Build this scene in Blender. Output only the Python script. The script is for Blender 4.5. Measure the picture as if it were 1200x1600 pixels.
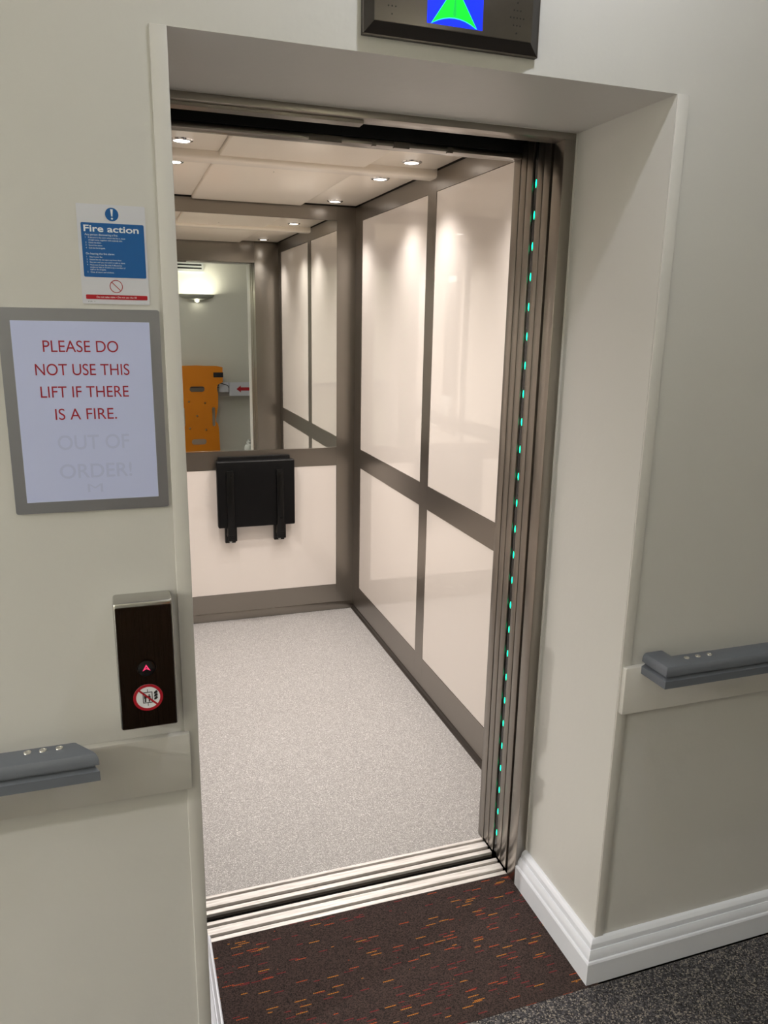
import bpy, bmesh, math, random
from mathutils import Matrix, Vector
random.seed(7)
for o in list(bpy.data.objects): bpy.data.objects.remove(o, do_unlink=True)
S = bpy.context.scene
COL = S.collection
# ------------------------------------------------------------------ camera
R_ = Vector((0.947074, -0.32053, 0.017675)); U_ = Vector((0.061, 0.233748, 0.970382)); F_ = Vector((0.315168, 0.917945, -0.240929))
cam_d = bpy.data.cameras.new('camera'); cam = bpy.data.objects.new('camera', cam_d); COL.objects.link(cam)
cam_d.sensor_fit = 'HORIZONTAL'; cam_d.sensor_width = 36; cam_d.lens = 36.0; cam_d.clip_start = .01
m = Matrix.Identity(4)
for i in range(3):
    m[i][0] = R_[i]; m[i][1] = U_[i]; m[i][2] = -F_[i]
m[0][3], m[1][3], m[2][3] = -0.10012, -1.352864, 1.6
cam.matrix_world = m
S.camera = cam
# ------------------------------------------------------------------ world + exposure
w = bpy.data.worlds.new('world'); S.world = w; w.use_nodes = True
w.node_tree.nodes['Background'].inputs[0].default_value = (1, .97, .92, 1)
w.node_tree.nodes['Background'].inputs[1].default_value = 0.0
S.view_settings.view_transform = 'Standard'; S.view_settings.look = 'None'
S.view_settings.gamma = 1; S.view_settings.use_curve_mapping = False
S.view_settings.exposure = 0.0
# light levels
CAR_SPOT = 30.0; HALL_SPOT = 15.5; SCONCE_UP = 11.0; SCONCE_DOWN = .25
CAR_COL = (1.0, .935, .885); HALL_COL = (.97, .985, 1.04); FAR_COL = (1.0, .955, .87); SCONCE_COL = (1.0, .95, .79)

def lamp(name, kind, loc, power, color, parent=None, **kw):
    d = bpy.data.lights.new(name, kind); d.energy = power; d.color = color
    for k, v in kw.items():
        if k != 'rot': setattr(d, k, v)
    o = bpy.data.objects.new(name, d); COL.objects.link(o)
    if parent: o.parent = parent; o.location = Vector(loc) - parent.location
    else: o.location = loc
    if 'rot' in kw: o.rotation_euler = kw['rot']
    return o

# ------------------------------------------------------------------ measured planes
L, R, H, D = 0.0, 0.941, 2.031, 0.343          # recess in the hall wall
XJL, XJ = 0.012, 0.908                          # clear door opening
XL, XR, YF, YB = -0.017, 1.089, 0.5887, 2.634   # lift car inside
CEIL = 2.70; YO = -2.10; X0, X1 = -6.0, 4.0     # corridor

# ------------------------------------------------------------------ materials
def hexc(r, g, b):
    f = lambda c: (c/255/12.92) if c/255 <= .04045 else ((c/255+.055)/1.055)**2.4
    return (f(r), f(g), f(b), 1)
def mat(name, base, rough=.5, metal=0., coat=0., coat_rough=.03, spec=.5, emis=None, es=0., bump=None, aniso=0., tang=None):
    M = bpy.data.materials.new(name); M.use_nodes = True; nt = M.node_tree; b = nt.nodes['Principled BSDF']
    b.inputs['Base Color'].default_value = base if len(base) == 4 else (*base, 1)
    b.inputs['Roughness'].default_value = rough; b.inputs['Metallic'].default_value = metal
    b.inputs['Coat Weight'].default_value = coat; b.inputs['Coat Roughness'].default_value = coat_rough
    b.inputs['Specular IOR Level'].default_value = spec
    b.inputs['Anisotropic'].default_value = aniso
    if coat >= 1: b.inputs['Coat IOR'].default_value = 1.75
    if emis: b.inputs['Emission Color'].default_value = (*emis[:3], 1); b.inputs['Emission Strength'].default_value = es
    if bump:   # (scale vector, strength, distance, detail)
        N = nt.nodes; tc = N.new('ShaderNodeTexCoord'); mp = N.new('ShaderNodeMapping'); no = N.new('ShaderNodeTexNoise'); bm_ = N.new('ShaderNodeBump')
        mp.inputs['Scale'].default_value = bump[0]; no.inputs['Scale'].default_value = 1; no.inputs['Detail'].default_value = bump[3]
        bm_.inputs['Strength'].default_value = bump[1]; bm_.inputs['Distance'].default_value = bump[2]
        nt.links.new(tc.outputs['Object'], mp.inputs[0]); nt.links.new(mp.outputs[0], no.inputs['Vector'])
        nt.links.new(no.outputs['Fac'], bm_.inputs['Height']); nt.links.new(bm_.outputs[0], b.inputs['Normal'])
    return M
def brushed(name, base, rough=.28, scale=(1600, 1600, 3), amt=.03, bumps=.004):
    M = mat(name, base, rough, 1.0); nt = M.node_tree; N = nt.nodes; b = N['Principled BSDF']
    tc = N.new('ShaderNodeTexCoord'); mp = N.new('ShaderNodeMapping'); mp.inputs['Scale'].default_value = scale
    no = N.new('ShaderNodeTexNoise'); no.inputs['Scale'].default_value = 1; no.inputs['Detail'].default_value = 3
    mr = N.new('ShaderNodeMapRange'); mr.inputs['To Min'].default_value = rough-amt; mr.inputs['To Max'].default_value = rough+amt
    bu = N.new('ShaderNodeBump'); bu.inputs['Strength'].default_value = bumps; bu.inputs['Distance'].default_value = .001
    nt.links.new(tc.outputs['Object'], mp.inputs[0]); nt.links.new(mp.outputs[0], no.inputs['Vector'])
    nt.links.new(no.outputs['Fac'], mr.inputs['Value']); nt.links.new(mr.outputs[0], b.inputs['Roughness'])
    nt.links.new(no.outputs['Fac'], bu.inputs['Height']); nt.links.new(bu.outputs[0], b.inputs['Normal'])
    return M
M = {}
M['wall'] = mat('wall_paint', hexc(212, 211, 208), .42, bump=((22, 22, 22), .18, .006, 3), spec=.4)
M['strip'] = mat('corner_strip_paint', hexc(215, 213, 209), .38, bump=((30, 30, 8), .2, .004, 2), spec=.4)
M['back_wall'] = mat('far_wall_paint', hexc(214, 213, 203), .5, bump=((20, 20, 20), .2, .004, 2))
M['ceiling'] = mat('ceiling_paint', hexc(225, 224, 218), .7, bump=((40, 40, 40), .1, .004, 2))
M['gloss_white'] = mat('white_gloss_woodwork', hexc(228, 232, 242), .28, bump=((40, 40, 40), .15, .003, 2))
M['steel'] = brushed('brushed_steel_vertical', (.31, .285, .255, 1), .30)
M['steel_h'] = brushed('brushed_steel_horizontal', (.31, .285, .255, 1), .30, (4, 1600, 1600))
M['steel_dark'] = brushed('brushed_steel_door_edge', (.29, .265, .235, 1), .32, amt=.015, bumps=.0)
M['black'] = mat('black_void', (.004, .004, .004), .6)
M['black_gloss'] = mat('black_plastic', (.006, .006, .006), .22)
M['seam'] = mat('dark_seam', (.015, .012, .01), .6)
M['panel'] = mat('white_laminate', hexc(240, 232, 225), .35, coat=1.0, coat_rough=.02, spec=.5)
M['ceil_panel'] = mat('cream_ceiling_panel', hexc(250, 240, 225), .35, coat=.3, coat_rough=.15)
M['mirror'] = mat('mirror_glass', (.86, .87, .84), .004, 1.0)
M['chrome'] = mat('chrome', (.75, .74, .72), .08, 1.0)
M['seat'] = mat('black_vinyl', (.002, .002, .0025), .42, spec=.22)
M['bracket'] = mat('black_painted_steel', (.002, .002, .002), .3, spec=.3)
M['rail'] = mat('grey_vinyl_rail', hexc(103, 108, 118), .42, bump=((300, 300, 300), .08, .001, 2))
M['rail_bracket'] = mat('pale_rail_bracket', hexc(205, 205, 202), .45)
M['holder'] = brushed('satin_silver_plastic', (.33, .335, .375, 1), .42, (5, 5, 5), .04, .0)
M['paper'] = mat('white_paper', hexc(200, 209, 250), .55, coat=.25, coat_rough=.12)
M['red_ink'] = mat('red_ink', hexc(160, 18, 50), .5)
M['ghost_ink'] = mat('faint_grey_ink', hexc(189, 198, 238), .55)
M['sticker'] = mat('white_vinyl_sign', hexc(214, 216, 226), .35)
M['sign_blue'] = mat('sign_blue', hexc(0, 88, 158), .35)
M['sign_white'] = mat('sign_white_print', hexc(236, 240, 246), .35)
M['sign_red'] = mat('sign_red', hexc(172, 12, 34), .35)
M['sign_red_dark'] = mat('sign_ring_red', hexc(165, 50, 60), .4)
M['sign_black'] = mat('sign_black', (.01, .01, .012), .4)
M['panel_face'] = brushed('faceplate_dark_reflection', (.035, .022, .015, 1), .28)  # steel faceplate; the dark corridor it reflects is put into its colour
M['panel_body'] = brushed('call_panel_steel', (.50, .49, .47, 1), .22)
M['ind_face'] = brushed('indicator_grey_steel', (.16, .145, .135, 1), .34, (8, 8, 300))
M['ind_body'] = mat('indicator_dark_bevel', (.045, .04, .038), .35, .6)
M['blue_screen'] = mat('lit_blue_screen', (0, .01, .2), .3, emis=(0.0, .02, 1.0), es=1.3)
M['green_a'] = mat('lit_green_arrow', (0, .2, .02), .3, emis=(0.0, 1.0, .03), es=.95)
M['green_b'] = mat('lit_green_arrow_shade', (0, .2, .02), .3, emis=(0.0, .72, .08), es=.8)
M['cyan_a'] = mat('lit_cyan_outline', (0, .2, .2), .3, emis=(.05, .75, 1.0), es=.9)
M['red_lit'] = mat('lit_red_arrow', (.3, .01, .05), .3, emis=(1.0, .06, .18), es=.9)
M['led'] = mat('lit_green_led', (0, .3, .12), .3, emis=(0.0, 1.0, .42), es=3.0)
M['lens'] = mat('lit_downlight_lens', (1, 1, 1), .3, emis=(1, .93, .88), es=9.0)
M['hall_lens'] = mat('lit_hall_lens', (1, 1, 1), .3, emis=(1, .96, .88), es=9.0)
M['sconce'] = mat('plaster_sconce', hexc(168, 170, 160), .6)
M['orange'] = mat('orange_plastic_board', hexc(226, 134, 4), .45, bump=((9, 9, 9), .2, .006, 2))
M['strap'] = mat('black_webbing', (.008, .008, .01), .7)
M['concrete'] = mat('dark_shaft', (.01, .01, .01), .9)
M['display'] = mat('lit_car_display', (.1, .2, .2), .3, emis=(.6, 1, .9), es=1.3)
M['plastic_white'] = mat('white_plastic', hexc(205, 208, 205), .35)

def alu_mat():
    X = mat('ribbed_aluminium', (.86, .83, .80), .33, .25); nt = X.node_tree; N = nt.nodes; b = N['Principled BSDF']
    tc = N.new('ShaderNodeTexCoord'); mp = N.new('ShaderNodeMapping'); mp.inputs['Scale'].default_value = (9, 130, 9)
    no = N.new('ShaderNodeTexNoise'); no.inputs['Scale'].default_value = 1; no.inputs['Detail'].default_value = 5
    cr = N.new('ShaderNodeValToRGB'); cr.color_ramp.elements[0].position = .3; cr.color_ramp.elements[0].color = (.62, .58, .55, 1)
    cr.color_ramp.elements[1].position = .62; cr.color_ramp.elements[1].color = (.93, .90, .88, 1)
    nt.links.new(tc.outputs['Object'], mp.inputs[0]); nt.links.new(mp.outputs[0], no.inputs['Vector'])
    nt.links.new(no.outputs['Fac'], cr.inputs[0]); nt.links.new(cr.outputs[0], b.inputs['Base Color'])
    return X
M['alu'] = alu_mat()
M['alu_groove'] = mat('aluminium_groove', (.22, .19, .17), .5, .5)

def speckle(name, cols, scale, rough, bump_s, blotch=.0):
    """cols: list of (position, colour) over a fine noise."""
    X = mat(name, (.5, .5, .5), rough); nt = X.node_tree; N = nt.nodes; b = N['Principled BSDF']
    tc = N.new('ShaderNodeTexCoord'); vo = N.new('ShaderNodeTexVoronoi'); vo.inputs['Scale'].default_value = scale
    sp = N.new('ShaderNodeSeparateColor'); cr = N.new('ShaderNodeValToRGB')
    while len(cr.color_ramp.elements) < len(cols): cr.color_ramp.elements.new(.5)
    for e, (p, c) in zip(cr.color_ramp.elements, cols): e.position = p; e.color = c
    nt.links.new(tc.outputs['Object'], vo.inputs['Vector']); nt.links.new(vo.outputs['Color'], sp.inputs[0]); nt.links.new(sp.outputs[0], cr.inputs[0])
    big = N.new('ShaderNodeTexNoise'); big.inputs['Scale'].default_value = 4; big.inputs['Detail'].default_value = 4
    nt.links.new(tc.outputs['Object'], big.inputs['Vector'])
    mx = N.new('ShaderNodeMix'); mx.data_type = 'RGBA'; mx.blend_type = 'MULTIPLY'; mx.inputs[0].default_value = blotch
    nt.links.new(cr.outputs[0], mx.inputs[6]); nt.links.new(big.outputs['Fac'], mx.inputs[7]); nt.links.new(mx.outputs[2], b.inputs['Base Color'])
    bu = N.new('ShaderNodeBump'); bu.inputs['Strength'].default_value = bump_s; bu.inputs['Distance'].default_value = .002
    nt.links.new(sp.outputs[1], bu.inputs['Height']); nt.links.new(bu.outputs[0], b.inputs['Normal'])
    return X
M['car_floor'] = speckle('grey_sparkle_vinyl', [(0, hexc(128, 125, 123)), (.35, hexc(152, 149, 147)), (.8, hexc(166, 163, 161)), (.95, hexc(212, 210, 208))], 520, .45, .15)
M['carpet_grey'] = speckle('charcoal_loop_carpet', [(0, hexc(24, 24, 27)), (.4, hexc(58, 57, 62)), (.75, hexc(92, 90, 94)), (.95, hexc(150, 142, 132))], 330, .95, 1.0)

def dash_carpet():
    X = mat('brown_dash_carpet', (.03, .02, .015), .95); nt = X.node_tree; N = nt.nodes; b = N['Principled BSDF']
    def math_(op, a, bb=None):
        n = N.new('ShaderNodeMath'); n.operation = op
        for i, v in enumerate((a, bb)):
            if v is None: continue
            if isinstance(v, (int, float)): n.inputs[i].default_value = v
            else: nt.links.new(v, n.inputs[i])
        return n.outputs[0]
    tc = N.new('ShaderNodeTexCoord'); sx = N.new('ShaderNodeSeparateXYZ'); nt.links.new(tc.outputs['Object'], sx.inputs[0])
    x, y = sx.outputs[0], sx.outputs[1]
    def layer(lx, ly, seed, thr):
        row = math_('FLOOR', math_('DIVIDE', y, ly))
        wr = N.new('ShaderNodeTexWhiteNoise'); wr.noise_dimensions = '1D'; nt.links.new(math_('ADD', row, seed), wr.inputs['W'])
        xs = math_('ADD', math_('DIVIDE', x, lx), math_('MULTIPLY', wr.outputs['Value'], 7.3))
        cell = math_('FLOOR', xs); fr = math_('FRACT', xs)
        cv = N.new('ShaderNodeCombineXYZ'); nt.links.new(cell, cv.inputs[0]); nt.links.new(row, cv.inputs[1]); cv.inputs[2].default_value = seed
        wn = N.new('ShaderNodeTexWhiteNoise'); wn.noise_dimensions = '3D'; nt.links.new(cv.outputs[0], wn.inputs['Vector'])
        # clusters of threads
        cl = N.new('ShaderNodeTexNoise'); cl.inputs['Scale'].default_value = 11; cl.inputs['Detail'].default_value = 1; nt.links.new(tc.outputs['Object'], cl.inputs['Vector'])
        t2 = math_('SUBTRACT', thr+.06, math_('MULTIPLY', cl.outputs['Fac'], .14))
        on = math_('GREATER_THAN', wn.outputs['Value'], t2)
        gap = math_('GREATER_THAN', math_('FRACT', math_('MULTIPLY', fr, 7.)), .22)     # broken stitches
        body = math_('MULTIPLY', math_('GREATER_THAN', fr, .08), math_('LESS_THAN', fr, .92))
        fy = math_('FRACT', math_('DIVIDE', y, ly)); line = math_('GREATER_THAN', fy, .25)
        return math_('MULTIPLY', math_('MULTIPLY', on, body), math_('MULTIPLY', gap, line)), wn
    m1, w1 = layer(.034, .0034, 3.0, .967)
    m2, w2 = layer(.028, .0036, 11.0, .975)
    cr = N.new('ShaderNodeValToRGB'); cr.color_ramp.interpolation = 'CONSTANT'
    sc = N.new('ShaderNodeSeparateColor'); nt.links.new(w1.outputs['Color'], sc.inputs[0]); nt.links.new(sc.outputs[1], cr.inputs[0])
    cr.color_ramp.elements[0].color = hexc(190, 118, 30); cr.color_ramp.elements[1].position = .55; cr.color_ramp.elements[1].color = hexc(176, 72, 26)
    base = N.new('ShaderNodeTexVoronoi'); base.inputs['Scale'].default_value = 420; nt.links.new(tc.outputs['Object'], base.inputs['Vector'])
    bs = N.new('ShaderNodeSeparateColor'); nt.links.new(base.outputs['Color'], bs.inputs[0])
    br = N.new('ShaderNodeValToRGB'); br.color_ramp.elements[0].color = hexc(18, 11, 11); br.color_ramp.elements[1].color = hexc(74, 56, 51)
    nt.links.new(bs.outputs[0], br.inputs[0])
    a = N.new('ShaderNodeMix'); a.data_type = 'RGBA'; nt.links.new(m1, a.inputs[0]); nt.links.new(br.outputs[0], a.inputs[6]); nt.links.new(cr.outputs[0], a.inputs[7])
    c = N.new('ShaderNodeMix'); c.data_type = 'RGBA'; nt.links.new(m2, c.inputs[0]); nt.links.new(a.outputs[2], c.inputs[6]); c.inputs[7].default_value = hexc(122, 28, 34)
    nt.links.new(c.outputs[2], b.inputs['Base Color'])
    bu = N.new('ShaderNodeBump'); bu.inputs['Strength'].default_value = 1; bu.inputs['Distance'].default_value = .003
    nt.links.new(bs.outputs[1], bu.inputs['Height']); nt.links.new(bu.outputs[0], b.inputs['Normal'])
    return X
M['dash'] = dash_carpet()

# ------------------------------------------------------------------ builders
def link(name, me, m_, parent=None):
    o = bpy.data.objects.new(name, me); COL.objects.link(o)
    if m_: me.materials.append(M[m_] if isinstance(m_, str) else m_)
    if parent:
        p = Vector(); q = parent
        while q: p += q.location; q = q.parent
        o.parent = parent; me.transform(Matrix.Translation(-p))
    return o
def finish(bm, name, m_, parent=None, smooth=False):
    bmesh.ops.recalc_face_normals(bm, faces=bm.faces)
    me = bpy.data.meshes.new(name); bm.to_mesh(me); bm.free()
    if smooth:
        for p in me.polygons: p.use_smooth = True
        try: me.set_sharp_from_angle(angle=math.radians(35))
        except Exception: pass
    return link(name, me, m_, parent)
def add_box(bm, x0, x1, y0, y1, z0, z1, bev=0, seg=2):
    g = bmesh.ops.create_cube(bm, size=1)
    bmesh.ops.scale(bm, vec=(x1-x0, y1-y0, z1-z0), verts=g['verts'])
    bmesh.ops.translate(bm, vec=((x0+x1)/2, (y0+y1)/2, (z0+z1)/2), verts=g['verts'])
    if bev:
        es = list({e for v in g['verts'] for e in v.link_edges})
        bmesh.ops.bevel(bm, geom=es, offset=bev, segments=seg, profile=.5, affect='EDGES')
def box(name, m_, x0, x1, y0, y1, z0, z1, parent=None, bev=0, seg=2):
    bm = bmesh.new(); add_box(bm, x0, x1, y0, y1, z0, z1, bev, seg)
    return finish(bm, name, m_, parent, smooth=bool(bev))
def boxes(name, m_, lst, parent=None, bev=0):
    bm = bmesh.new()
    for b in lst: add_box(bm, *b, bev)
    return finish(bm, name, m_, parent, smooth=bool(bev))
def tag(o, label, cat, group=None):
    o['label'] = label; o['category'] = cat
    if group: o['group'] = group
    return o
def thing(name, label, cat, loc, group=None):
    o = bpy.data.objects.new(name, None); COL.objects.link(o); o.location = loc; o.empty_display_size = .05
    return tag(o, label, cat, group)
def struct(o): o['kind'] = 'structure'; return o
def add_cyl(bm, c, r, h, axis='z', seg=32, r2=None):
    """centred cylinder/cone, c = centre"""
    g = bmesh.ops.create_cone(bm, cap_ends=True, segments=seg, radius1=r, radius2=r if r2 is None else r2, depth=h)
    rot = {'z': Matrix.Identity(3), 'y': Matrix.Rotation(math.pi/2, 3, 'X'), 'x': Matrix.Rotation(math.pi/2, 3, 'Y')}[axis]
    bmesh.ops.rotate(bm, cent=(0, 0, 0), matrix=rot, verts=g['verts']); bmesh.ops.translate(bm, vec=c, verts=g['verts'])
def lathe(name, m_, prof, c, axis='z', seg=40, parent=None, sx=1, sy=1):
    """prof [(r,h)] revolved about axis through c; closed where r = 0"""
    bm = bmesh.new(); rings = []
    for r, h in prof:
        ring = []
        n = 1 if r == 0 else seg
        for k in range(n):
            a = 2*math.pi*k/seg; u, v = r*math.cos(a)*sx, r*math.sin(a)*sy
            p = (u, v, h) if axis == 'z' else ((u, -h, v) if axis == 'y' else (h, u, v))
            ring.append(bm.verts.new((c[0]+p[0], c[1]+p[1], c[2]+p[2])))
        rings.append(ring)
    for a, b in zip(rings, rings[1:]):
        for k in range(seg):
            q = [a[k % len(a)], a[(k+1) % len(a)], b[(k+1) % len(b)], b[k % len(b)]]
            q2 = []
            for v in q:
                if v not in q2: q2.append(v)
            if len(q2) > 2: bm.faces.new(q2)
    return finish(bm, name, m_, parent, smooth=True)
def flat(name, m_, loops, y, th, parent=None, res=12):
    """outline(s) with holes in the xz plane, given real thickness th towards -y, back at y"""
    cu = bpy.data.curves.new(name, 'CURVE'); cu.dimensions = '2D'; cu.fill_mode = 'BOTH'; cu.extrude = th/2
    for lp in loops:
        s = cu.splines.new('POLY'); s.points.add(len(lp)-1); s.use_cyclic_u = True
        for p, (a, b) in zip(s.points, lp): p.co = (a, b, 0, 1)
    return from_curve(cu, name, m_, Matrix.Translation((0, y-th/2, 0)) @ Matrix.Rotation(math.pi/2, 4, 'X'), parent)
def from_curve(cu, name, m_, mtx, parent):
    t = bpy.data.objects.new('t', cu); COL.objects.link(t)
    dg = bpy.context.evaluated_depsgraph_get(); me = bpy.data.meshes.new_from_object(t.evaluated_get(dg))
    bpy.data.objects.remove(t, do_unlink=True); bpy.data.curves.remove(cu)
    me.transform(mtx); me.name = name; me.materials.clear()
    return link(name, me, m_, parent)
def text(name, s, m_, x0, x1, z, cap, y, parent=None, th=.0003, bold=0., left=False):
    """letters facing -y; baseline z; fitted to width x0..x1 and capital height cap"""
    cu = bpy.data.curves.new(name, 'FONT'); cu.body = s; cu.size = 1; cu.offset = bold; cu.extrude = .5
    t = bpy.data.objects.new('t', cu); COL.objects.link(t)
    dg = bpy.context.evaluated_depsgraph_get(); me = bpy.data.meshes.new_from_object(t.evaluated_get(dg))
    bpy.data.objects.remove(t, do_unlink=True); bpy.data.curves.remove(cu)
    xs = [v.co.x for v in me.vertices]; a, b = min(xs), max(xs)
    k = (x1-x0)/(b-a) if not left else cap/.70*.95
    kz = cap/.70
    me.transform(Matrix.Translation((x0, y, z)) @ Matrix.Rotation(math.pi/2, 4, 'X') @ Matrix.Diagonal((k, kz, th, 1)) @ Matrix.Translation((-a, 0, 0)))
    me.name = name; me.materials.clear()
    return link(name, me, m_, parent)
def sweep(name, m_, path, prof, parent=None, start=None, end=None, bev=0):
    """profile (o,z) along a ground path; o is to the right of travel"""
    P = [Vector((p[0], p[1])) for p in path]; bm = bmesh.new(); rings = []
    def nrm(d): d = d.normalized(); return Vector((d.y, -d.x))
    for i, p in enumerate(P):
        if i == 0: n = start or nrm(P[1]-P[0])
        elif i == len(P)-1: n = end or nrm(P[-1]-P[-2])
        else:
            a, b = nrm(P[i]-P[i-1]), nrm(P[i+1]-P[i]); n = (a+b)/(1+a.dot(b))
        n = Vector(n); rings.append([bm.verts.new((p.x+n.x*o, p.y+n.y*o, z)) for o, z in prof])
    k = len(prof)
    for a, b in zip(rings, rings[1:]):
        for j in range(k): bm.faces.new([a[j], a[(j+1) % k], b[(j+1) % k], b[j]])
    bm.faces.new(rings[0]); bm.faces.new(rings[-1])
    o = finish(bm, name, m_, parent)
    for p in o.data.polygons: p.use_smooth = True
    try: o.data.set_sharp_from_angle(angle=math.radians(28))
    except Exception: pass
    return o
def circ(cx, cz, r, n=40, rz=None): rz = rz or r; return [(cx+r*math.cos(2*math.pi*k/n), cz+rz*math.sin(2*math.pi*k/n)) for k in range(n)]
def rrect(x0, x1, z0, z1, r, n=6):
    out = []
    for cx, cz, a0 in ((x1-r, z1-r, 0), (x0+r, z1-r, 90), (x0+r, z0+r, 180), (x1-r, z0+r, 270)):
        for k in range(n+1):
            a = math.radians(a0+90*k/n); out.append((cx+r*math.cos(a), cz+r*math.sin(a)))
    return out

# ================================================================== SETTING: corridor
bm = bmesh.new()
xs_, zs_ = [X0, L, R, X1], [0, H, CEIL]
def q_(*p): bm.faces.new([bm.verts.new(v) for v in p])
for yy in (0, D):
    for i in range(3):
        for j in range(2):
            if i == 1 and j == 0: continue
            q_((xs_[i], yy, zs_[j]), (xs_[i+1], yy, zs_[j]), (xs_[i+1], yy, zs_[j+1]), (xs_[i], yy, zs_[j+1]))
for p, r_ in (((X0, 0), (L, 0)), ((L, 0), (L, H)), ((L, H), (R, H)), ((R, H), (R, 0)), ((R, 0), (X1, 0)), ((X1, 0), (X1, H)), ((X1, H), (X1, CEIL)), ((X1, CEIL), (R, CEIL)), ((R, CEIL), (L, CEIL)), ((L, CEIL), (X0, CEIL)), ((X0, CEIL), (X0, H)), ((X0, H), (X0, 0))):
    q_((p[0], 0, p[1]), (r_[0], 0, r_[1]), (r_[0], D, r_[1]), (p[0], D, p[1]))
bmesh.ops.remove_doubles(bm, verts=bm.verts, dist=1e-5)
struct(finish(bm, 'wall_front', 'wall'))
struct(box('wall_back', 'back_wall', X0-.1, X1+.1, YO-.1, YO, 0, CEIL))
struct(box('wall_left', 'back_wall', X0-.1, X0, YO, .343, 0, CEIL))
struct(box('wall_right', 'back_wall', X1, X1+.1, YO, .343, 0, CEIL))
struct(box('ceiling', 'ceiling', X0-.1, X1+.1, YO-.1, .36, CEIL, CEIL+.05))
struct(box('floor', 'carpet_grey', X0-.1, X1+.1, YO-.1, -.038, -.03, 0))
# lift shaft: dark shell round the car
boxes('wall_shaft', 'concrete', [(-.75, 1.95, 3.0, 3.1, -.5, 2.9), (-.85, -.75, .343, 3.1, -.5, 2.9), (1.95, 2.05, .343, 3.1, -.5, 2.9),
      (-.85, 2.05, .343, 3.1, 2.9, 3.0), (-.85, 2.05, .343, 3.1, -.6, -.5), (-.85, 2.05, .3, .40, -.5, -.03)])['kind'] = 'structure'

SK = [(0, 0), (.033, 0), (.033, .061), (.0305, .065), (.027, .066), (.027, .070), (.0255, .078), (.021, .085), (.019, .0885), (.0165, .0885), (.0165, .092), (.0145, .101), (.009, .107), (.004, .1095), (0, .1095)]
struct(sweep('baseboard_right', 'gloss_white', [(R, D), (R, 0), (X1, 0)], SK))
struct(sweep('baseboard_left', 'gloss_white', [(X0, 0), (L, 0), (L, D)], SK))
struct(sweep('baseboard_back', 'gloss_white', [(X1, YO), (X0, YO)], SK))
struct(box('trim_1', 'strip', L-.0265, L, -.0042, 0, .109, H, bev=.0018))
struct(box('trim_2', 'strip', R, R+.0265, -.0042, 0, .109, H, bev=.0018))

tag(box('entrance_carpet', 'dash', L, XJ+.033, -.038, .3884, -.03, .001),
    'dark brown carpet with short orange and red dashes in front of the lift', 'carpet')

# ================================================================== landing door frame and sills
t = thing('door_frame', 'brushed steel frame around the lift doorway', 'door frame', (.4705, D, 0))
box('jamb', 'steel', XJ, R, D, .389, 0, 2.016, t, .0015); box('jamb', 'steel', L, XJL, D, .389, 0, 2.016, t, .0015)
box('header', 'steel_h', L, R, D, .395, 2.016, 2.0335, t, .001)
box('header_seal', 'steel_h', XJL, .427, .362, .395, 2.009, 2.0162, t)
boxes('sealant', 'strip', [(R-.004, R, D-.003, D+.001, .11, 2.034), (L, R, D-.003, D+.001, 2.030, 2.035)], t)

def sill(name, label, ys, rows, y_void=None):
    t = thing(name, label, 'door sill', ((XJL+XJ)/2, ys[0], 0))
    x0, x1 = XJL-.0, XJ+.0
    box('sill_base', 'alu_groove', x0, x1, ys[0], ys[1], -.03, -.007, t)
    for a, b in rows: box('rib', 'alu', x0, x1, a, b, -.009, .0015, t, .0007, 1)
    return t
y = .3884
sill('landing_sill', 'ribbed aluminium door sill touching the brown carpet', (.3884, .461), [(y, y+.014), (y+.025, y+.050), (y+.0605, y+.0726)])
y = .489
ts = sill('car_sill', 'ribbed aluminium door sill along the grey lift floor', (.489, .5616), [(y, y+.015), (y+.028, y+.053), (y+.0625, y+.0726)])
t = thing('sill_gap_plate', 'black strip with small bolts in the gap between the two sills', 'gap strip', (.47, .475, -.03))
box('plate', 'black_gloss', XJL, XJ, .461, .489, -.05, -.016, t)
for bx in (.06, .245, .28, .50, .525, .70, .86):
    bm = bmesh.new(); add_cyl(bm, (bx, .474, -.0155), .0035, .003, 'z', 16); finish(bm, 'bolt', 'alu_groove', t)

# parked landing door leaves (pockets to the right) and the car door leaves
def leaf(name, label, y0, y1, x1, grp, z0=.008, z1=2.09, xa=XJ):
    return tag(box(name, 'steel_dark', xa, x1, y0, y1, z0, z1, bev=.0015), label, 'lift door', grp)
t = thing('landing_door', 'parked steel landing door seen edge on beside the door frame', 'lift door', (1.1, .42, 0))
box('door_leaf', 'steel_dark', XJ+.0005, 1.42, .402, .4338, .008, 2.045, t, .0015)
box('door_leaf', 'steel_dark', XJ+.0005, 1.42, .4366, .464, .008, 2.045, t, .0015)
box('gap_shade_fill', 'black', XJ+.008, XJ+.04, .389, .402, .004, 2.045, t)  # black filler standing in for the shade of the open gap
t = thing('car_door', 'parked steel car door seen edge on behind the green lights', 'lift door', (1.1, .53, 0))
box('door_leaf', 'steel_dark', XJ+.0005, 1.42, .4875, .5182, .008, 2.045, t, .0015)
box('door_leaf', 'steel_dark', XJ+.0005, 1.42, .5212, .5508, .008, 2.045, t, .0015)
# left hand closing posts
t = thing('closing_post', 'steel closing post at the left side of the lift doorway', 'lift door', (-.03, .45, 0))
box('post', 'steel_dark', -.06, XJL, .402, .464, .008, 2.045, t, .0015); box('post', 'steel_dark', -.06, XJL, .4875, .5515, .008, 2.045, t, .0015)

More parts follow.
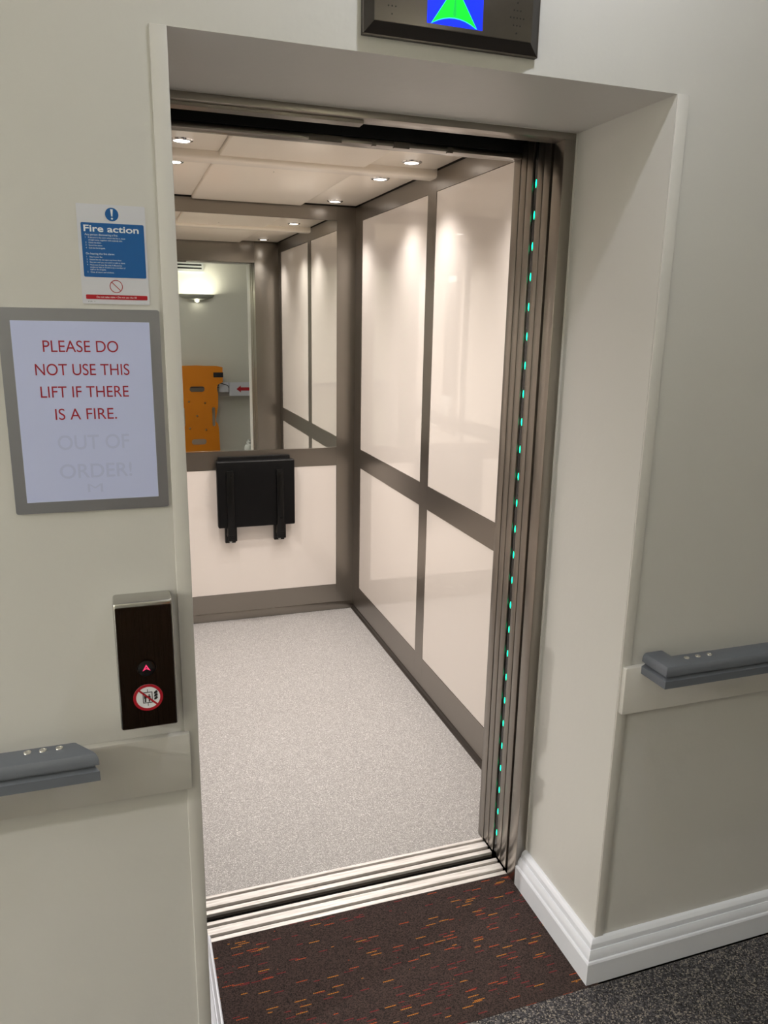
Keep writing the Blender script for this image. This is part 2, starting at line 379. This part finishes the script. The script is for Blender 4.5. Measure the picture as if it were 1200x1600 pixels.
def curtain(x, face, label, loc):
    t = thing('light_curtain', label, 'light curtain', loc)
    box('housing', 'black_gloss', min(x, x+.02*face), max(x, x+.02*face), .466, .486, .01, 2.08, t)
    led = None
    for k in range(26):
        z = .08 + k*.0744
        if led is None:
            led = lathe('led', 'led', [(0, .0012), (.6, .001), (1, 0)], (0, 0, 0), 'x', 16)
            led.data.transform(Matrix.Scale(-face, 4, (1, 0, 0)) if face > 0 else Matrix.Identity(4))
            led.data.transform(Matrix.Diagonal((1, .0030, .0105, 1)))
            led.parent = t; o = led
        else:
            o = led.copy(); COL.objects.link(o); o.parent = t
        o.location = (x - t.location.x, .4745 - t.location.y, z - t.location.z)
        o.name = 'led'
    return t
curtain(.9125, 1, 'vertical strip of green lights on the right lift door edge', (.92, .475, .01))
curtain(.0075, -1, 'vertical strip of green lights on the left lift door edge', (.02, .475, .01))
# black boxes added to darken the gap above the doorway, and a track
t = thing('doorway_gap_dark', 'black track and added boxes darkening the gap above the lift doorway', 'door gear', (.47, .47, 2.05))
box('gap_darkener', 'black', -.05, 1.42, .40, .545, 2.10, 2.45, t)
box('gap_darkener', 'black', -.05, 1.42, .546, .5528, 2.0225, 2.45, t)
box('track', 'black_gloss', -.05, 1.42, .44, .47, 2.05, 2.10, t)

# ================================================================== LIFT CAR
c = thing('lift_car', 'lift car lined with white panels and brushed steel bands', 'lift car', ((XL+XR)/2, 1.6, 0))
box('car_floor', 'car_floor', XL, XR, .5616, YB, -.04, 0, c)
TP = 2.215
TB = 2.157  # bands stop here; black backing above paints the ceiling gap's shade
def side(xw, s):
    """one side wall; xw inner plane, s outward sign"""
    def b(name, m_, y0, y1, z0, z1, d0, d1, bev=0): 
        a, e = xw+s*d0, xw+s*d1; return box(name, m_, min(a, e), max(a, e), y0, y1, z0, z1, c, bev)
    b('backing', 'seam', YF, YB, 0, TP, .006, .03)
    for y0, y1 in ((.689, 1.5587), (1.6477, 2.5177)):
        for z0, z1 in ((.1543, .8344), (.9342, 2.0841)):
            b('white_panel', 'panel', y0+.001, y1-.001, z0+.001, z1-.001, .0015, .006)
        b('mid_band', 'steel_h', y0+.0004, y1-.0004, .835, .934, 0, .006)
        b('top_band', 'steel_h', y0+.0004, y1-.0004, 2.0846, TB, 0, .006)
        b('skirting', 'steel_h', y0+.0004, y1-.0004, .012, .1538, 0, .006)
    for y0, y1 in ((YF, .689), (1.5587, 1.6477), (2.5177, YB)):
        b('pilaster', 'steel', y0, y1, .012, TB, 0, .006)
    # black cove at the floor
    bm = bmesh.new(); pr = [(0, 0), (-.014, 0), (-.014, .004), (-.006, .010), (-.003, .020), (0, .024)]
    ra = [[bm.verts.new((xw+s*o, yy, z)) for o, z in pr] for yy in (.5616, YB)]
    for j in range(6): bm.faces.new([ra[0][j], ra[0][(j+1) % 6], ra[1][(j+1) % 6], ra[1][j]])
    bm.faces.new(ra[0]); bm.faces.new(ra[1]); finish(bm, 'floor_cove', 'cove', c)
M['cove'] = mat('dark_cove', (.05, .042, .036), .3, .6)
side(XR, 1); side(XL, -1)
# back wall
XBL, XBR = XL+.0992, .9898
box('backing', 'seam', XL, XR, YB+.006, YB+.03, 0, TP, c)
box('white_panel', 'panel', XBL+.001, XBR-.001, YB+.0015, YB+.006, .1515, .8335, c)
box('mid_band', 'steel_h', XBL, XBR-.0005, YB, YB+.006, .835, .9325, c)
box('skirting', 'steel_h', XBL, XBR-.0005, YB, YB+.006, .046, .1502, c)
box('skirting', 'steel_h', XL, XR, YB-.004, YB+.006, .002, .045, c, .0015)
box('top_band', 'steel_h', XBL, XBR-.0005, YB, YB+.006, 2.0895, TB, c)
for x0, x1 in ((XL, XBL-.0005), (XBR, XR)): box('pilaster', 'steel', x0, x1, YB, YB+.006, .045, TB, c)
# front returns and header
box('front_return', 'steel', XJ, XR+.02, .5535, YF, 0, TP, c, .0012)
box('front_return', 'steel', XL-.02, XJL, .5535, YF, 0, TP, c, .0012)
box('front_header', 'steel_h', XJL, XJ, .5535, YF, 2.009, TP, c, .001)
box('header_lip', 'steel_h', XJL, XJ, .546, .5535, 2.009, 2.0215, c, .001)
for b4 in [(.35, .43, .545, .5545, 2.0065, 2.0205), (.505, .515, .545, .5545, 2.0065, 2.0205), (.56, .60, .545, .5545, 2.0065, 2.0205), (.70, .715, .545, .5545, 2.0065, 2.0205)]: box('header_clip', 'steel_dark', *b4, c)
# ceiling
box('roof', 'seam', XL-.03, XR+.03, .55, YB+.03, TP, TP+.03, c)
boxes('ceiling_void', 'seam', [(XL, XR, YF, YB, 2.20, TP)], c)
for y0, y1 in ((YF+.02, 1.559), (1.646, 2.603)):
    for x0, x1 in ((XL+.010, .2705), (.8015, XR-.010)): box('ceiling_panel', 'ceil_panel', x0, x1, y0, y1, 2.16, 2.196, c, .0012)
    box('ceiling_panel', 'ceil_panel', .272, .80, y0, y1+(.0 if y0 < 1 else .008), 2.1465, 2.196, c, .006, 3)
bm = bmesh.new()
add_box(bm, XL, XR, 1.5595, 1.6455, 2.132, 2.19)
es = [e for e in bm.edges if all(abs(v.co.z-2.132) < 1e-5 for v in e.verts) and abs(e.verts[0].co.y-e.verts[1].co.y) < 1e-5]
bmesh.ops.bevel(bm, geom=es, offset=.014, segments=5, profile=.5, affect='EDGES')
finish(bm, 'ceiling_beam', 'ceil_panel', c, smooth=True)
for x, y, z in ((.505, 1.78, 2.1465), (1.005, 1.70, 2.16), (.885, 1.70, 2.16), (.19, 1.70, 2.16)): box('panel_screw', 'seam', x-.002, x+.002, y-.002, y+.002, z-.0008, z, c)

# mirror
t = thing('mirror', 'tall frameless mirror filling the upper back wall of the lift', 'mirror', (.536, YB, .93))
box('glass', 'mirror', XBL+.0005, XBR-.001, YB+.0005, YB+.006, .9345, 2.0885, t)
box('bottom_channel', 'chrome', XBL, XBR-.0005, YB-.003, YB+.006, .932, .9355, t)

# downlights (real spots)
for i, (x, y, z, lab) in enumerate([
    (.137, 1.425, 2.16, 'bright round downlight left of the front ceiling centre panel'),
    (.137, 1.795, 2.16, 'round downlight just behind the ceiling beam on the left side'),
    (.945, 1.455, 2.16, 'round downlight just in front of the ceiling beam on the right side'),
    (.945, 1.815, 2.16, 'round downlight just behind the ceiling beam on the right side'),
    (.937, 2.48, 2.16, 'round downlight in the far right corner of the lift ceiling'),
    (.137, 2.48, 2.16, 'round downlight in the far left corner of the lift ceiling'),
    (.137, .78, 2.16, 'round downlight near the doorway on the left of the lift ceiling'),
    (.945, .78, 2.16, 'round downlight near the doorway on the right of the lift ceiling')]):
    t = thing('downlight', lab, 'downlight', (x, y, z), 'recessed downlights in the lift ceiling')
    lathe('ring', 'chrome', [(.026, -.0005), (.026, -.004), (.030, -.006), (.036, -.004), (.0385, 0)], (x, y, z), seg=36, parent=t)
    lathe('lens', 'lens', [(0, -.003), (.024, -.0035), (.026, -.001)], (x, y, z), seg=32, parent=t)
    lamp('spot', 'SPOT', (x, y, z-.012), CAR_SPOT, CAR_COL, t, rot=(0, math.radians(-13 if x < .5 else 13), 0), spot_size=math.radians(118), spot_blend=1.0, shadow_soft_size=.024)

# fold-down seat
t = thing('folding_seat', 'black folding seat folded flat against the lift back wall', 'folding seat', (.54, YB, .44))
box('seat_cushion', 'seat', .339, .744, 2.568, 2.610, .537, .888, t, .007, 3)
box('back_plate', 'seat', .352, .728, 2.612, 2.633, .56, .905, t, .004)
for x in (.404, .664):
    b_ = boxes('bracket', 'bracket', [(x-.0275, x+.0275, 2.606, 2.633, .445, .60), (x-.018, x+.018, 2.556, 2.569, .50, .842), (x-.020, x+.020, 2.562, 2.608, .488, .545), (x-.014, x+.030, 2.572, 2.604, .462, .545)], t, .0025)
    for cx_, cy_, cz_, r_ in ((x, 2.604, .4535, .0068), (x+.004, 2.554, .815, .0045), (x+.004, 2.554, .575, .0045)):
        bm = bmesh.new(); add_cyl(bm, (cx_, cy_, cz_), r_, .006, 'y', 20); finish(bm, 'bolt', 'plastic_white' if r_ > .006 else 'bracket', b_, True)
# control panel on the left wall, seen only as a reflection in the white panels
t = thing('control_panel', 'steel lift control column with a lit display on the left wall', 'control panel', (XL, 1.45, .9))
box('faceplate', 'steel', XL, XL+.012, 1.25, 1.50, .80, 2.05, t, .003)
box('display', 'display', XL+.012, XL+.0135, 1.31, 1.44, 1.88, 1.92, t)
box('button_box', 'plastic_white', XL+.012, XL+.05, 1.29, 1.46, .93, 1.07, t, .006)

# ================================================================== handrails
CAP = [(0, .860), (0, .869), (-.002, .8745), (-.006, .8785), (-.011, .880), (-.049, .880), (-.054, .8785), (-.058, .8745), (-.06, .869), (-.06, .860), (-.055, .856), (-.055, .851), (-.06, .8485), (-.06, .830), (0, .830), (0, .8475), (-.009, .852), (-.009, .856)]
def handrail(name, label, path, end, board, screws, bk, start=None):
    t = thing(name, label, 'handrail', ((board[0]+board[1])/2, 0, .78))
    box('backing_board', 'strip', board[0], board[1], -.0165, 0, .730, .846, t, .003)
    sweep('rail', 'rail', path, CAP, t, start=start, end=end)
    for sx_, sy_ in screws:
        lathe('screw', 'chrome', [(.0065, 0), (.006, .0012), (.003, .002), (.0025, .0008), (0, .0006)], (sx_, sy_, .880), seg=20, parent=t)
    for bx in bk:
        bm = bmesh.new(); add_cyl(bm, (bx, -.019, .805), .022, .007, 'y', 24)
        add_box(bm, bx-.009, bx+.009, -.058, -.02, .812, .826, .003); add_cyl(bm, (bx, -.058, .821), .015, .019, 'z', 20); finish(bm, 'bracket', 'rail_bracket', t, True)
        bm = bmesh.new(); add_cyl(bm, (bx+.008, -.0232, .799), .0028, .003, 'y', 12); finish(bm, 'bracket_screw', 'seam', t)
handrail('handrail', 'grey handrail with a mitred end on the left wall below the call panel', [(X0+.01, -.10), (-.173, -.10)], (.77, -1), (X0+.005, -.0165),
         [(-.287, -.060), (-.263, -.060), (-.237, -.060)], [-.262, -1.3, -2.4, -3.5, -4.6])
handrail('handrail', 'grey handrail turning back to the wall right of the lift', [(.986, -.0165), (.986, -.10), (X1-.01, -.10)], None, (.9455, X1-.005),
         [(1.065, -.066), (1.096, -.066), (1.128, -.066)], [1.10, 2.1, 3.1])

# ================================================================== call panel
t = thing('call_panel', 'tall dark lift call panel with one lit button beside the doorway', 'call panel', (-.087, 0, 1.0))
box('housing', 'panel_body', -.1355, -.0375, -.052, 0, .889, 1.128, t, .005, 3)
box('faceplate', 'panel_face', -.1325, -.0405, -.0545, -.0515, .8925, 1.120, t, .001, 1)
b_ = lathe('call_button', 'black_gloss', [(.0145, 0), (.0145, .0015), (.012, .0022), (0, .0024)], (-.0868, -.0545, 1.006), 'y', 36, parent=t)
b_.location = b_.location
lathe('button_ring', 'panel_face', [(.0146, 0), (.0146, .0022), (.0158, .0022), (.0164, 0)], (-.0868, -.0545, 1.006), 'y', 36, parent=t)
def arrow(cx, cz, w, h, notch): return [(cx, cz+h/2), (cx-w/2, cz-h/2), (cx, cz-h/2+notch), (cx+w/2, cz-h/2)]
ax, az = -.0872, 1.0075
flat('arrow', 'red_lit', [[(ax, az+.0062), (ax-.0066, az-.0058), (ax, az-.0022), (ax+.0066, az-.0058)], [(ax, az+.0022), (ax-.0022, az-.0018), (ax, az-.0006), (ax+.0022, az-.0018)][::-1]], -.0568, .0003, t)
sx_, sz_ = -.087, .950
st = flat('warning_sticker', 'sign_white', [circ(sx_, sz_, .0252)], -.0545, .0003, t)
flat('lift_symbol', 'sign_black', [rrect(sx_-.0090, sx_+.0075, sz_-.0105, sz_+.0105, .0004), rrect(sx_-.0077, sx_+.0062, sz_-.0092, sz_+.0092, .0003)], -.0548, .0002, st)
flat('lift_symbol', 'sign_black', [rrect(sx_-.0012, sx_-.0002, sz_+.0105, sz_+.016, .0002)], -.0548, .0002, st)
flat('lift_symbol', 'sign_black', [rrect(sx_-.0012, sx_-.0002, sz_-.016, sz_-.0105, .0002)], -.0548, .0002, st)
for dx, s_ in ((-.0048, 1.), (.0018, .8)):
    flat('person_symbol', 'sign_black', [circ(sx_+dx, sz_+.0056*s_, .0013, 16)], -.0548, .0002, st)
    flat('person_symbol', 'sign_black', [[(sx_+dx-.0022, sz_+.0036*s_), (sx_+dx-.0022, sz_-.0015), (sx_+dx-.0012, sz_-.0015), (sx_+dx-.0012, sz_-.0085), (sx_+dx+.0012, sz_-.0085), (sx_+dx+.0012, sz_-.0015), (sx_+dx+.0022, sz_-.0015), (sx_+dx+.0022, sz_+.0036*s_)]], -.0548, .0002, st)
for k in range(3):
    z = sz_+.0085-k*.0056
    flat('flame_symbol', 'sign_black', [[(sx_+.0098, z-.003), (sx_+.0105, z+.0008), (sx_+.0128, z+.0028), (sx_+.0163, z+.0040), (sx_+.0150, z+.0016), (sx_+.0168, z+.0010), (sx_+.0150, z-.0012), (sx_+.0128, z-.0026)]], -.0548, .0002, st)
flat('ring', 'sign_red', [circ(sx_, sz_, .0252), circ(sx_, sz_, .0203)[::-1]], -.05485, .0003, st)
a = math.radians(-45); ca, sa = math.cos(a), math.sin(a)
flat('bar', 'sign_red', [[(sx_+ca*u-sa*v, sz_+sa*u+ca*v) for u, v in ((-.0215, -.0016), (.0215, -.0016), (.0215, .0016), (-.0215, .0016))]], -.0549, .0003, st)

# ================================================================== hall indicator
t = thing('floor_indicator', 'grey steel lift indicator with a lit blue screen over the doorway', 'lift indicator', (.47, 0, 2.13))
bm = bmesh.new()
zo0, zo1, xo0, xo1 = 2.055, 2.215, .309, .631; xi0, xi1, zi0, zi1 = .3235, .6055, 2.071, 2.199
lay = [(xo0, xo1, zo0, zo1, 0), (xo0, xo1, zo0, zo1, -.008), (xo0+.001, xo1-.001, zo0+.001, zo1-.001, -.010), (xi0, xi1, zi0, zi1, -.0285)]
rr = [[bm.verts.new(p) for p in ((a_, y_, c_), (b2, y_, c_), (b2, y_, d_), (a_, y_, d_))] for a_, b2, c_, d_, y_ in lay]
for p, q in zip(rr, rr[1:]):
    for k in range(4): bm.faces.new([p[k], p[(k+1) % 4], q[(k+1) % 4], q[k]])
bm.faces.new(rr[0]); bm.faces.new(rr[-1]); finish(bm, 'housing', 'ind_body', t)
box('faceplate', 'ind_face', xi0-.001, xi1+.001, -.0305, -.0284, zi0-.001, zi1+.001, t, .0012)
boxes('edge_line', 'ind_face', [(xo0, xo1, -.0105, -.0078, zo0-.0004, zo0+.0022), (xo0, xo0+.002, -.0105, -.0078, zo0, zo1), (xo1-.002, xo1, -.0105, -.0078, zo0, zo1)], t)
s_ = box('screen', 'blue_screen', .413, .513, -.0311, -.0304, 2.077, 2.180, t)
AP = (.4622, 2.137); BL = (.4215, 2.0785); BR = (.5015, 2.0785); NT = (.4618, 2.0905)
def arc(a_, b_, up, n=8): return [(a_[0]+(b_[0]-a_[0])*k/n, a_[1]+(b_[1]-a_[1])*k/n+up*4*(k/n)*(1-k/n)) for k in range(n+1)]
out = [AP] + arc(BL, BR, .0115)
flat('arrow_outline', 'cyan_a', [[(AP[0], AP[1]+.002), (BL[0]-.0018, BL[1]-.0012)] + arc((BL[0]+.001, BL[1]-.0006), (BR[0]-.001, BR[1]-.0006), .0105) + [(BR[0]+.0018, BR[1]-.0012)]], -.0311, .0002, s_)
half = arc(BL, BR, .0115, 8)
flat('arrow', 'green_a', [[AP] + half[:5]], -.0313, .0003, s_)
flat('arrow', 'green_a', [[AP, half[4]] + half[5:]], -.0313, .0003, s_)
flat('arrow', 'green_b', [[(AP[0], AP[1]-.006), (half[4][0]-.0035, half[4][1]+.004), half[4], (half[4][0]+.0035, half[4][1]+.004)]], -.0316, .0002, s_)
def dots(cx, cz, rows, name):
    bm = bmesh.new()
    for r_, n in rows:
        for k in range(n): add_cyl(bm, (cx+(k-(n-1)/2)*.0062, -.0306, cz+r_*.0115), .0013, .0008, 'y', 12)
    finish(bm, name, 'black', t)
dots(.577, 2.104, [(-2, 1), (-1, 3), (0, 5), (1, 3), (2, 1)], 'speaker_holes')
dots(.352, 2.0935, [(-1, 1), (0, 3), (1, 1)], 'speaker_holes')

# ================================================================== notices
t = thing('notice_holder', 'grey framed notice about not using the lift if there is a fire', 'notice', (-.152, 0, 1.446))
flat('frame', 'holder', [rrect(-.2745, -.0325, 1.281, 1.611, .004)], 0, .004, t)
pp = box('paper', 'paper', -.2565, -.0490, -.0048, -.0038, 1.300, 1.5915, t)
for s_, x0, x1, z in (('PLEASE DO', -.2125, -.0995, 1.5435), ('NOT USE THIS', -.2265, -.0845, 1.5070), ('LIFT IF THERE', -.2215, -.0875, 1.4715), ('IS A FIRE.', -.2025, -.1085, 1.4355)):
    text('lettering', s_, 'red_ink', x0, x1, z, .0182, -.0048, pp, bold=.0)
text('faint_lettering', 'OUT OF', 'ghost_ink', -.2025, -.0915, 1.3865, .0235, -.0048, pp, bold=.012)
text('faint_lettering', 'ORDER!', 'ghost_ink', -.203, -.090, 1.3385, .0235, -.0048, pp, bold=.012)
text('faint_lettering', 'M', 'ghost_ink', -.162, -.138, 1.3135, .0145, -.0048, pp, bold=0)

t = thing('fire_action_sign', 'small white and blue Fire action sign above the framed notice', 'sign', (-.097, 0, 1.695))
flat('sheet', 'sticker', [rrect(-.1485, -.0465, 1.619, 1.769, .001)], 0, .0012, t)
Y = -.0012
bl = flat('blue_field', 'sign_blue', [rrect(-.1435, -.0495, 1.660, 1.7415, .0022)], Y, .0002, t)
flat('mandatory_symbol', 'sign_blue', [circ(-.0965, 1.7550, .0100)], Y, .0002, t)
flat('exclamation_mark', 'sign_white', [[(-.0985, 1.7627), (-.0945, 1.7627), (-.0957, 1.7520), (-.0973, 1.7520)]], Y-.0002, .0002, t)
flat('exclamation_mark', 'sign_white', [circ(-.0965, 1.7487, .0015, 16)], Y-.0002, .0002, t)
text('title', 'Fire action', 'sign_white', -.1395, -.0575, 1.7285, .0095, Y-.0002, bl, bold=.018)
def small(s, x, z, cap, bold=0.): text('print', s, 'sign_white', x, 0, z, cap, Y-.0002, bl, bold=0, left=True)
small('Any person discovering a fire:', -.1385, 1.7225, .0030, .02)
for s, x, z in (('1', -.138, 1.7185), ('If you are in the room where the fire is, leave', -.1335, 1.7185), ('straight away, together with anybody else.', -.1335, 1.7148),
                ('2', -.138, 1.7108), ('Close the door.', -.1335, 1.7108), ('3', -.138, 1.7068), ('Sound the alarm.', -.1335, 1.7068), ('4', -.138, 1.7028), ('Call the fire brigade.', -.1335, 1.7028),
                ('1', -.138, 1.6895), ('Stay in your flat.', -.1335, 1.6895), ('2', -.138, 1.6855), ('Ensure but do not open any front door.', -.1335, 1.6855), ('3', -.138, 1.6815), ('Stay put until you are told it is safe to leave.', -.1335, 1.6815),
                ('4', -.138, 1.6775), ('Move out of your flat only if affected by', -.1335, 1.6775), ('smoke or heat or if told to by a member of', -.1335, 1.6740), ('staff or fire brigade.', -.1335, 1.6705), ('5', -.138, 1.6665), ('Close all doors and windows.', -.1335, 1.6665)):
    small(s, x, z, .0022)
small('On hearing the fire alarm:', -.1385, 1.6940, .0030, .02)
flat('prohibition_symbol', 'sign_red_dark', [circ(-.0965, 1.6465, .0100), circ(-.0965, 1.6465, .0088)[::-1]], Y, .0002, t)
flat('prohibition_symbol', 'sign_red_dark', [[(-.0965+ca*u-sa*v, 1.6465+sa*u+ca*v) for u, v in ((-.0092, -.0006), (.0092, -.0006), (.0092, .0006), (-.0092, .0006))]], Y, .0002, t)
rb = flat('red_band', 'sign_red', [rrect(-.1430, -.0495, 1.6262, 1.6332, .0016)], Y, .0002, t)
text('print', 'Do not take risks \u2022 Do not use the lift', 'sign_white', -.127, -.066, 1.6285, .0027, Y-.0002, rb)
text('print', 'FA 1', 'sign_black', -.140, -.130, 1.6220, .0012, Y, t)

# ================================================================== corridor behind the camera (seen in the mirror)
def hall_light(x, y, label, k=1.0, col=HALL_COL):
    t = thing('ceiling_downlight', label, 'downlight', (x, y, CEIL), 'recessed downlights in the corridor ceiling')
    lathe('ring', 'chrome', [(.040, -.001), (.040, -.006), (.052, -.006), (.055, 0)], (x, y, CEIL), seg=36, parent=t)
    lathe('lens', 'hall_lens', [(0, -.004), (.036, -.004), (.040, -.002)], (x, y, CEIL), seg=32, parent=t)
    lamp('spot', 'SPOT', (x, y, CEIL-.02), HALL_SPOT*k, col, t, spot_size=math.radians(160), spot_blend=.5, shadow_soft_size=.03)
hall_light(.60, -.46, 'corridor downlight above the lift doorway')
hall_light(-1.8, -.70, 'corridor downlight to the left of the lift doorway', .8)
hall_light(-4.2, -1.45, 'added unseen lamp near the left end of the corridor', 38.0, FAR_COL)  # unseen lamp added to brighten the right side of the recess
hall_light(3.0, -.80, 'corridor downlight towards the right end of the corridor', .5)

def sconce(cx, label, k=1.0):
    t = thing('wall_light', label, 'wall light', (cx, YO, 1.80), 'wall lights on the wall facing the lift')
    # half bowl, open on top, hollow
    bm = bmesh.new(); n = 24; prof = [(1.0, 1.843), (1.0, 1.832), (.90, 1.812), (.70, 1.797), (.42, 1.786), (.16, 1.782)]
    def ringpts(k, z, rx, ry): return [bm.verts.new((cx+rx*k*math.cos(math.pi*j/n), YO+.001+ry*k*math.sin(math.pi*j/n), z)) for j in range(n+1)]
    rings = [ringpts(k, z, .186, .11) for k, z in prof]; inn = [ringpts(k, z+.003, .178, .103) for k, z in prof[::-1]]
    allr = rings+inn+[rings[0]]
    for a_, b2 in zip(allr, allr[1:]):
        for j in range(n): bm.faces.new([a_[j], a_[j+1], b2[j+1], b2[j]])
    finish(bm, 'bowl', 'sconce', t, True)
    bm = bmesh.new(); add_box(bm, cx-.03, cx+.03, YO, YO+.04, 1.765, 1.784, .003); finish(bm, 'lower_cap', 'sconce', t, True)
    lamp('bulb', 'AREA', (cx, YO+.055, 1.836), SCONCE_UP*k, SCONCE_COL, t, shape='RECTANGLE', size=.22, size_y=.06, rot=(math.pi, 0, 0))
    lamp('bulb', 'POINT', (cx, YO+.05, 1.772), SCONCE_DOWN, SCONCE_COL, t, shadow_soft_size=.008)
sconce(.73, 'pale bowl wall light seen in the lift mirror above the orange board', .65)
sconce(-1.45, 'pale bowl wall light far along the corridor to the left', 2.0)
sconce(3.1, 'pale bowl wall light far along the corridor to the right', .5)

t = thing('air_vent', 'white double slot air vent reflected at the top of the mirror', 'vent', (.63, YO, 2.12))
vx0, vx1 = .45, .812
flat('vent_frame', 'plastic_white', [rrect(vx0, vx1, 2.076, 2.172, .002), rrect(vx0+.018, vx1-.018, 2.102, 2.118, .001)[::-1], rrect(vx0+.018, vx1-.018, 2.136, 2.152, .001)[::-1]], YO+.02, .02, t)
box('vent_slots', 'black', vx0+.01, vx1-.01, YO, YO+.003, 2.09, 2.16, t)

# orange rescue board standing against the far handrail
yb_ = -1.97
out = [(.41, 0.0), (.914, 0.0), (.908, .17), (.903, .42), (.895, .47), (.872, .50), (.872, .52), (.900, .66), (.906, .80), (.893, .86), (.905, .90), (.960, .925), (.962, 1.085),
       (.90, 1.098), (.76, 1.100), (.69, 1.104), (.55, 1.100), (.418, 1.092), (.418, .93), (.475, .90), (.487, .86), (.474, .80), (.470, .17)]
out[0] = (.466, 0.0)
holes = [rrect(.606, .765, .822, .882, .028), rrect(.606, .765, .245, .310, .03), rrect(.835, .868, .445, .655, .0155), rrect(.512, .545, .445, .655, .0155)] + [circ(x, z, .011, 16) for x, z in ((.593, .718), (.764, .702), (.674, .563), (.593, .428), (.764, .408))]
t = thing('rescue_board', 'orange plastic rescue board with hand slots reflected in the mirror', 'rescue board', (.69, yb_, 0))
flat('board', 'orange', [out] + [h[::-1] for h in holes], yb_+.018, .036, t)
boxes('strap', 'strap', [(.862, .966, yb_+.017, yb_+.024, .978, 1.030), (.935, .966, yb_-.02, yb_-.014, .978, 1.03)], t)
# far handrail, wrapped in paper beside the board
t = thing('handrail', 'grey handrail on the far wall running behind the orange board', 'handrail', (.5, YO, .84))
box('backing_board', 'strip', X0+.005, X1-.005, YO, YO+.0165, .76, .876, t, .003)
sweep('rail', 'rail', [(X1-.01, YO+.095), (X0+.01, YO+.095)], [(o, z+.03) for o, z in CAP], t)
t = thing('paper_sign', 'white paper sign with a red arrow wrapped round the far handrail', 'sign', (1.15, YO+.1, .85))
box('paper', 'sticker', 1.035, 1.52, YO+.099, YO+.102, .772, .920, t)
box('paper', 'sticker', .925, 1.03, YO+.0985, YO+.101, .815, .922, t)
flat('arrow', 'sign_red', [[(1.112, .846), (1.160, .884), (1.160, .864), (1.29, .864), (1.29, .828), (1.160, .828), (1.160, .808)]], YO+.1035, .0008, t)
flat('tape', 'strap', [[(.930, .917), (1.00, .898), (1.022, .885), (1.033, .86), (1.033, .80), (1.027, .80), (1.027, .86), (1.017, .879), (.998, .890), (.930, .909)]], YO+.1035, .0008, t)
tag(lathe('spray_bottle', 'plastic_white', [(0, 0), (.055, 0), (.058, .01), (.058, .19), (.045, .225), (.028, .235), (.028, .262), (.018, .270), (.018, .285), (0, .287)], (1.235, -1.98, 0), seg=32), 'white bottle standing on the floor below the arrow sign', 'bottle')
